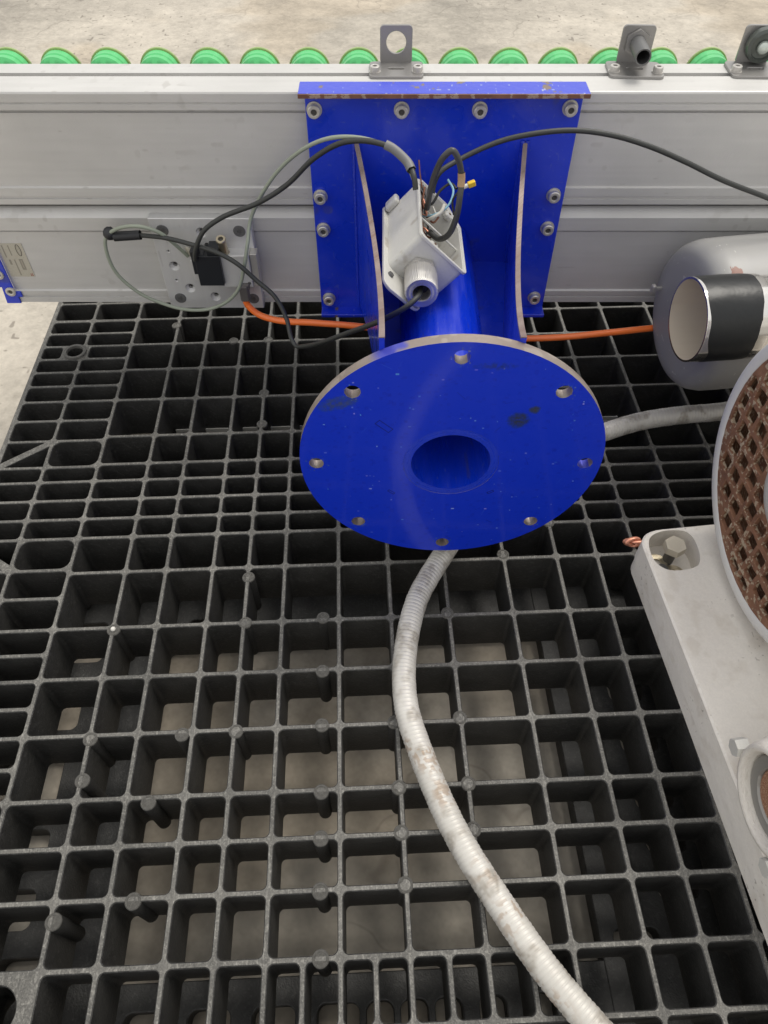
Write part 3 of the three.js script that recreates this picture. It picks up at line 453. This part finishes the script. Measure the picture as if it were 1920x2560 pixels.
// ---------- sensor brackets on top of the rail ----------
function sensorBracket(x, label, kind, turn) {
  const t = thing('mounting_bracket', label, 'bracket', [x, 0.4003, -0.05], 'brackets along the top of the conveyor rail');
  t.rotation.y = turn;
  const b = rrect(-0.033, -0.014, 0.033, 0.032, 0.006, THREE.Shape); b.holes.push(rrect(-0.010, 0.006, 0.010, 0.013, 0.0034));
  part('base', at(extr(b, 0.0026, 0.0004, 5).rotateX(-Math.PI / 2), 0, 0, 0), M.bracketSteel, t);
  const u = rrect(-0.0198, 0, 0.0198, 0.042, 0.005, THREE.Shape); u.holes.push(circlePath(0, 0.0235, 0.0122));
  part('upright', at(extr(u, 0.0026, 0.0004, 10), 0, 0.0012, -0.0322), M.bracketSteel, t);
  for (const s of [-1, 1]) { const k = screw(t, s * 0.0262, 0.0026, 0, 0.92, 'bolt', M.zinc); k.rotation.set(-Math.PI / 2, 0, 0); }
  if (kind === 'sensor') {
    const q = part('sensor_body', at(lathe_flat([[0.0075, 0.004], [0.0075, 0.040], [0.0092, 0.0405], [0.0096, 0.039], [0.0096, -0.012], [0.0001, -0.012]], 32).rotateX(Math.PI / 2), 0, 0.0250, -0.022), M.darkSteel, t); q.rotation.x = 0.0;
    part('lock_nut', at(new THREE.CylinderGeometry(0.0155, 0.0155, 0.005, 6).rotateX(Math.PI / 2), 0, 0.025, -0.0262), M.bracketSteel, t);
    part('bore', at(cylZ(0.0076, 0.0076, 0.004), 0, 0.025, -0.018), M.black, q);
  } else if (kind === 'reflector') {
    part('lens_ring', at(lathe_flat([[0.0001, 0], [0.018, 0], [0.0195, 0.004], [0.0185, 0.011], [0.0150, 0.0125], [0.0138, 0.008], [0.0001, 0.006]], 40).rotateX(Math.PI / 2), 0.004, 0.024, -0.029), std({ color: lin(0.09, 0.10, 0.09), metalness: 0.3, roughness: 0.3 }), t);
    part('lens_core', at(new THREE.SphereGeometry(0.0075, 20, 14).scale(1, 1, 0.7), 0.005, 0.022, -0.020), std({ color: lin(0.55, 0.6, 0.55), metalness: 0.4, roughness: 0.2 }), t);
  }
  return t;
}
sensorBracket(0.0150, 'bare steel angle bracket with a large round hole, above the blue plate', 'hole', 0);
sensorBracket(0.3080, 'steel angle bracket holding a dark tubular sensor on the conveyor rail', 'sensor', -0.06);
sensorBracket(0.4570, 'steel angle bracket with a round lens at the right picture edge', 'reflector', -0.04);

// ---------- flexible conduit ----------
{
  const c = curveOf([[700, 30, 100], [600, 22, 122], [499, 15, 140], [438, 14.5, 147], [376, 14.5, 160], [319, 14.5, 182], [230, 14.5, 225], [150, 14.5, 295], [100, 14.5, 356], [72, 14.5, 402], [40, 14.5, 464], [24, 14.5, 538], [24, 14.5, 596], [41, 14.5, 657], [70, 14.5, 728], [107, 14.5, 790], [144, 14.5, 844], [182, 14.5, 888], [240, 14.5, 950], [300, 16, 1010]]);
  const len = c.getLength(), N = Math.round(len / 0.0007), K = 22, pitch = 0.0046;
  const pos = [], uv = [], idx = []; const fr = c.computeFrenetFrames(N, false);
  for (let i = 0; i <= N; i++) {
    const p = c.getPointAt(i / N), s = i / N * len;
    for (let k = 0; k <= K; k++) {
      const a = k / K * Math.PI * 2, ph = (s / pitch + k / K) % 1, r = 0.0131 + 0.0007 * (0.5 - Math.pow(Math.abs(2 * ph - 1), 4)) + 0.00012 * Math.sin(s * 310 + a);
      pos.push(p.x + r * (Math.cos(a) * fr.normals[i].x + Math.sin(a) * fr.binormals[i].x), p.y + r * (Math.cos(a) * fr.normals[i].y + Math.sin(a) * fr.binormals[i].y), p.z + r * (Math.cos(a) * fr.normals[i].z + Math.sin(a) * fr.binormals[i].z));
      uv.push(i / N, k / K);
      if (i < N && k < K) { const q = i * (K + 1) + k; idx.push(q, q + K + 1, q + 1, q + 1, q + K + 1, q + K + 2); }
    }
  }
  const g = new THREE.BufferGeometry(); g.setAttribute('position', new THREE.Float32BufferAttribute(pos, 3)); g.setAttribute('uv', new THREE.Float32BufferAttribute(uv, 2)); g.setIndex(idx); g.computeVertexNormals();
  const ct = dataTex(2048, 128, (u, v) => {
    const v6 = v * 0.0625, n = fbm(u, v6, 32, 4, 141), d = fbm(u, v6, 64, 3, 145), f = vnoise(u, v6, 512, 147);
    let c = mix3([0.47, 0.45, 0.41], [0.62, 0.6, 0.56], n); c = mix3(c, [0.22, 0.19, 0.15], 0.7 * smooth(0.52, 0.70, d) * (0.35 + 0.65 * f));
    const rust = smooth(0.50, 0.62, fbm(u, v6, 320, 2, 149)) * smooth(0.54, 0.74, fbm(u, v6, 36, 2, 150)) * smooth(0.60, 0.64, u) * (1 - smooth(0.84, 0.88, u));
    return mix3(c, [0.27, 0.16, 0.08], 0.5 * rust);
  }, true, 1, 1);
  solo('flexible_conduit', g, std({ map: ct, roughness: 0.5, metalness: 0.15 }), 'pale ribbed flexible conduit snaking across the pallet under the blue disc', 'conduit');
}

// ---------- grey motor with rusty fan grille ----------
{
  const t = thing('electric_motor', 'pale grey motor on a cast foot with rusty diamond fan grille', 'motor', [0.308, 0, 0.39]);
  const o = (g) => g.translate(-0.308, 0, -0.39);
  // foot casting, top at 0.058, with bolt pocket; drawn in (x, -z)
  const e = (z) => 0.307 + 0.094 * (z - 0.391);
  const foot = (k, y0, y1, mt, pocket, bevel, back) => {
    const s = new THREE.Shape(); const zb = back, zf = 1.15;
    s.moveTo(e(zb + 0.035) + k, -(zb + 0.033)); s.quadraticCurveTo(e(zb) + k - 0.002, -(zb + 0.004), e(zb) + 0.032 + k, -(zb)); s.lineTo(0.72, -(zb - 0.045)); s.lineTo(0.72, -zf); s.lineTo(e(zf) + k, -zf); s.closePath();
    if (pocket) { const c = [[0.3165, 0.440], [0.3165, 0.408], [0.330, 0.3955], [0.364, 0.3925], [0.3735, 0.402], [0.3760, 0.430], [0.368, 0.4475], [0.331, 0.4535]]; const p = new THREE.Path(); const sp = new THREE.CatmullRomCurve3(c.map(([x, z]) => V(x, -z, 0)), true, 'centripetal').getPoints(40); sp.forEach((q, i) => i ? p.lineTo(q.x, q.y) : p.moveTo(q.x, q.y)); s.holes.push(p); }
    return at(extr(s, y1 - y0, bevel, 8).rotateX(-Math.PI / 2), 0, y0, 0);
  };
  const f = part('foot_casting', o(foot(0, 0.024, 0.058, M.cast, true, 0.0022, 0.391)), M.cast, t);
  part('foot_base', o(foot(0.0015, 0.0015, 0.0242, M.cast, false, 0.001, 0.391)), M.cast, f);
  // hex bolt, washers and stud in the pocket
  part('hex_bolt', o(at(toCreasedNormals(new THREE.CylinderGeometry(0.0128, 0.0134, 0.010, 6), 0.3), 0.3495, 0.055, 0.4145)), std({ color: lin(0.66, 0.6, 0.48), metalness: 0.35, roughness: 0.4, bumpMap: fineBump, bumpScale: 0.0003 }), t);
  part('bolt_shank', o(at(new THREE.CylinderGeometry(0.0066, 0.0066, 0.028, 20), 0.3495, 0.037, 0.4145)), M.darkSteel, t);
  const wsh = lathe_flat([[0.0068, 0], [0.0135, 0], [0.0135, 0.0024], [0.0068, 0.0024], [0.0068, 0]], 30);
  for (const [x, y, z, a] of [[0.334, 0.0262, 0.421, 0.12], [0.352, 0.0262, 0.436, -0.1]]) { const w = part('washer', wsh, M.brass, t); w.position.set(x - 0.308, y, z - 0.39); w.rotation.x = a; }
  part('stud', o(at(new THREE.CylinderGeometry(0.0068, 0.0068, 0.012, 20), 0.336, 0.031, 0.434)), M.darkSteel, t);
  // motor body and fan cowl, axis towards -x
  const cw = new THREE.Group(); cw.name = 'fan_cowl'; t.add(cw); cw.position.set(0.388 - 0.308, 0.233, 0.488 - 0.39); cw.rotation.y = R(4);
  const ax = (g) => g.rotateZ(Math.PI / 2); // lathe axis +y -> -x
  part('cowl_shell', ax(lathe([[0.1420, -0.006], [0.1425, -0.001], [0.1450, 0.0008], [0.1500, 0.0012], [0.1545, 0.0008], [0.1585, -0.0015], [0.1600, -0.005], [0.1602, -0.012], [0.1602, -0.30], [0.02, -0.31]], 96)), M.cowl, cw);
  // expanded-metal grille: disc with diamond holes, in (z, y)
  const gs = new THREE.Shape(); gs.absarc(0, 0, 0.1440, 0, Math.PI * 2);
  const pw = 0.0235, hs = 0.0085;
  for (let j = -8; j <= 8; j++) for (let i = -8; i <= 8; i++) {
    const x = (i + 0.3) * pw, y = (j + 0.2) * pw, r = Math.hypot(x, y); if (r > 0.139 || r < 0.046) continue;
    const p = new THREE.Path(), inner = (a, b) => { const q = Math.hypot(a, b), m = 0.1395; return q > m ? [a * m / q, b * m / q] : [a, b]; };
    [[-1, -1], [0, -1.05], [1, -1], [1.05, 0], [1, 1], [0, 1.05], [-1, 1], [-1.05, 0]].forEach(([a, b], k) => { const [X, Y] = inner(x + a * hs * (0.92 + 0.14 * rnd()) + (rnd() - 0.5) * 0.0012, y + b * hs * (0.92 + 0.14 * rnd()) + (rnd() - 0.5) * 0.0012); k ? p.lineTo(X, Y) : p.moveTo(X, Y); }); p.closePath(); gs.holes.push(p);
  }
  const gg = extr(gs, 0.0040, 0.0006, 24).rotateY(-Math.PI / 2); // +z -> -x
  part('grille', at(gg, 0.0045, 0, 0), M.rust, cw);
  part('hub_cap', ax(lathe_flat([[0.0001, 0.006], [0.036, 0.006], [0.046, 0.003], [0.0505, -0.001], [0.0505, -0.006]], 48)), M.boxGrey, cw);
  part('fan_chamber', ax(lathe([[0.1424, -0.0062], [0.1424, -0.035], [0.138, -0.040], [0.0001, -0.040]], 72)), M.rust, cw);
  // bearing boss at the front of the foot, facing -x
  const bs = new THREE.Group(); bs.name = 'bearing_boss'; t.add(bs); bs.position.set(0.330 - 0.308, 0.120, 0.732 - 0.39); bs.rotation.y = R(4);
  part('boss_shell', ax(lathe([[0.0405, -0.012], [0.0415, -0.004], [0.0425, 0.0002], [0.0450, 0.0022], [0.0485, 0.0012], [0.0510, -0.004], [0.0530, -0.010], [0.0600, -0.03], [0.0618, -0.05], [0.0622, -0.35]], 72)), M.cast, bs);
  part('seal_ring', ax(lathe_flat([[0.0410, -0.010], [0.0385, -0.006], [0.0290, -0.0065], [0.0275, -0.009]], 60)), std({ color: lin(0.30, 0.29, 0.27), metalness: 0.4, roughness: 0.45 }), bs);
  part('shaft_end', ax(lathe_flat([[0.0001, -0.0075], [0.0255, -0.0075], [0.0275, -0.0095], [0.0275, -0.02]], 48)), std({ map: rustCol, color: lin(1.6, 1.5, 1.5), metalness: 0.3, roughness: 0.5 }), bs);
  for (const a of [2.35, 3.65]) { const l = part('lug', toCreasedNormals(new THREE.CylinderGeometry(0.0085, 0.0095, 0.012, 6), 0.3), M.boxGrey, bs); l.rotation.z = Math.PI / 2; l.position.set(0.002, a < 3 ? -0.016 : -0.041, a < 3 ? -0.055 : 0.042); }
}
solo('copper_scrap', at(new THREE.TorusKnotGeometry(0.0055, 0.0028, 60, 7, 2, 3).scale(1.5, 0.7, 1), 0.323, 0.006, 0.372), M.copper, 'little crumpled scrap of copper wire beside the motor foot', 'scrap');

// ---------- second grey motor and stainless pipe at the right edge ----------
{
  const t = thing('grey_motor_housing', 'smooth grey motor housing with chipped paint against the conveyor, right edge', 'motor', [0.394, 0.168, 0.122]);
  t.rotation.y = R(8);
  const gm = dataTex(512, 256, (u, v) => {
    const a = fbm(u, v, 6, 4, 151); const k = 0.30 + 0.05 * (a - 0.5); let c = [k, k * 0.985, k * 0.96];
    const du = (u - 0.185 + 0.03 * (fbm(u, v, 40, 3, 153) - 0.5)) / 0.022, dv = (v - 0.57 + 0.14 * (fbm(u, v, 32, 3, 155) - 0.5)) / 0.05;
    if (du * du + dv * dv < 1) c = [0.19, 0.075, 0.05]; if (vnoise(u, v, 70, 157) > 0.955) c = [0.5, 0.49, 0.46]; return c;
  }, true, 1, 1);
  const g = lathe([[0.0001, 0.001], [0.04, 0.001], [0.070, 0], [0.081, -0.002], [0.089, -0.006], [0.095, -0.014], [0.0978, -0.026], [0.0985, -0.05], [0.099, -0.22], [0.09, -0.24], [0.0001, -0.24]], 72).rotateZ(Math.PI / 2);
  part('housing', g, phy({ map: gm, roughness: 0.5, clearcoat: 0.15, clearcoatRoughness: 0.3 }), t);
  part('foot', at(rbox(0.05, 0.085, 0.12, 0.005), 0.19, -0.1245, 0.0), M.cast, t);
  const cl = part('cable_clip', at(rbox(0.006, 0.012, 0.008, 0.002), -0.012, 0.002, -0.066), M.zinc, t); cl.userData.label = 'small pale clip at the housing edge';
  part('clip_stem', at(rbox(0.016, 0.004, 0.004, 0.001), -0.004, 0.002, -0.066), M.zinc, t);
}
{
  const t = thing('stainless_pipe', 'shiny open stainless pipe with black tape wound round its end', 'pipe', [0.356, 0.2365, 0.2175]);
  t.rotation.set(0, R(5), 0);
  const ax = (g) => g.rotateZ(-Math.PI / 2); // +y -> +x
  part('pipe_wall', ax(lathe_flat([[0.0462, 0], [0.0485, 0], [0.0487, 0.0006], [0.0487, 0.074], [0.0480, 0.076], [0.0466, 0.078], [0.0466, 0.42], [0.0464, 0.42]], 96)), M.stainless, t);
  part('pipe_inside', ax(lathe_flat([[0.0464, 0.42], [0.0450, 0.42], [0.0450, 0.076], [0.0462, 0.07], [0.0462, 0.0001]], 96)), std({ color: lin(0.72, 0.64, 0.52), metalness: 0.35, roughness: 0.42, side: THREE.DoubleSide }), t);
  // tape with uneven edges
  const pos = [], uv = [], idx = [], K = 96, n = 6;
  for (let k = 0; k <= K; k++) { const a = k / K * Math.PI * 2, x0 = 0.0015 + 0.011 * Math.exp(-Math.pow((a - 2.1) / 0.55, 2)) + 0.0008 * Math.sin(a * 7 + 1), x1 = 0.0655 + 0.0025 * Math.sin(a * 2 + 2) + 0.0011 * vnoise(k / K, 0.3, 64, 5);
    for (let i = 0; i <= n; i++) { const x = x0 + (x1 - x0) * i / n, r = i === 0 || i === n ? 0.0486 : 0.0494 + 0.0002 * Math.sin(a * 3 + i); pos.push(x, r * Math.cos(a), r * Math.sin(a)); uv.push(a * 0.05, x); if (k < K && i < n) { const q = k * (n + 1) + i; idx.push(q, q + 1, q + n + 1, q + 1, q + n + 2, q + n + 1); } } }
  const g = new THREE.BufferGeometry(); g.setAttribute('position', new THREE.Float32BufferAttribute(pos, 3)); g.setAttribute('uv', new THREE.Float32BufferAttribute(uv, 2)); g.setIndex(idx); g.computeVertexNormals();
  part('tape', g, M.tape, t);
}

renderer.render(scene, camera);
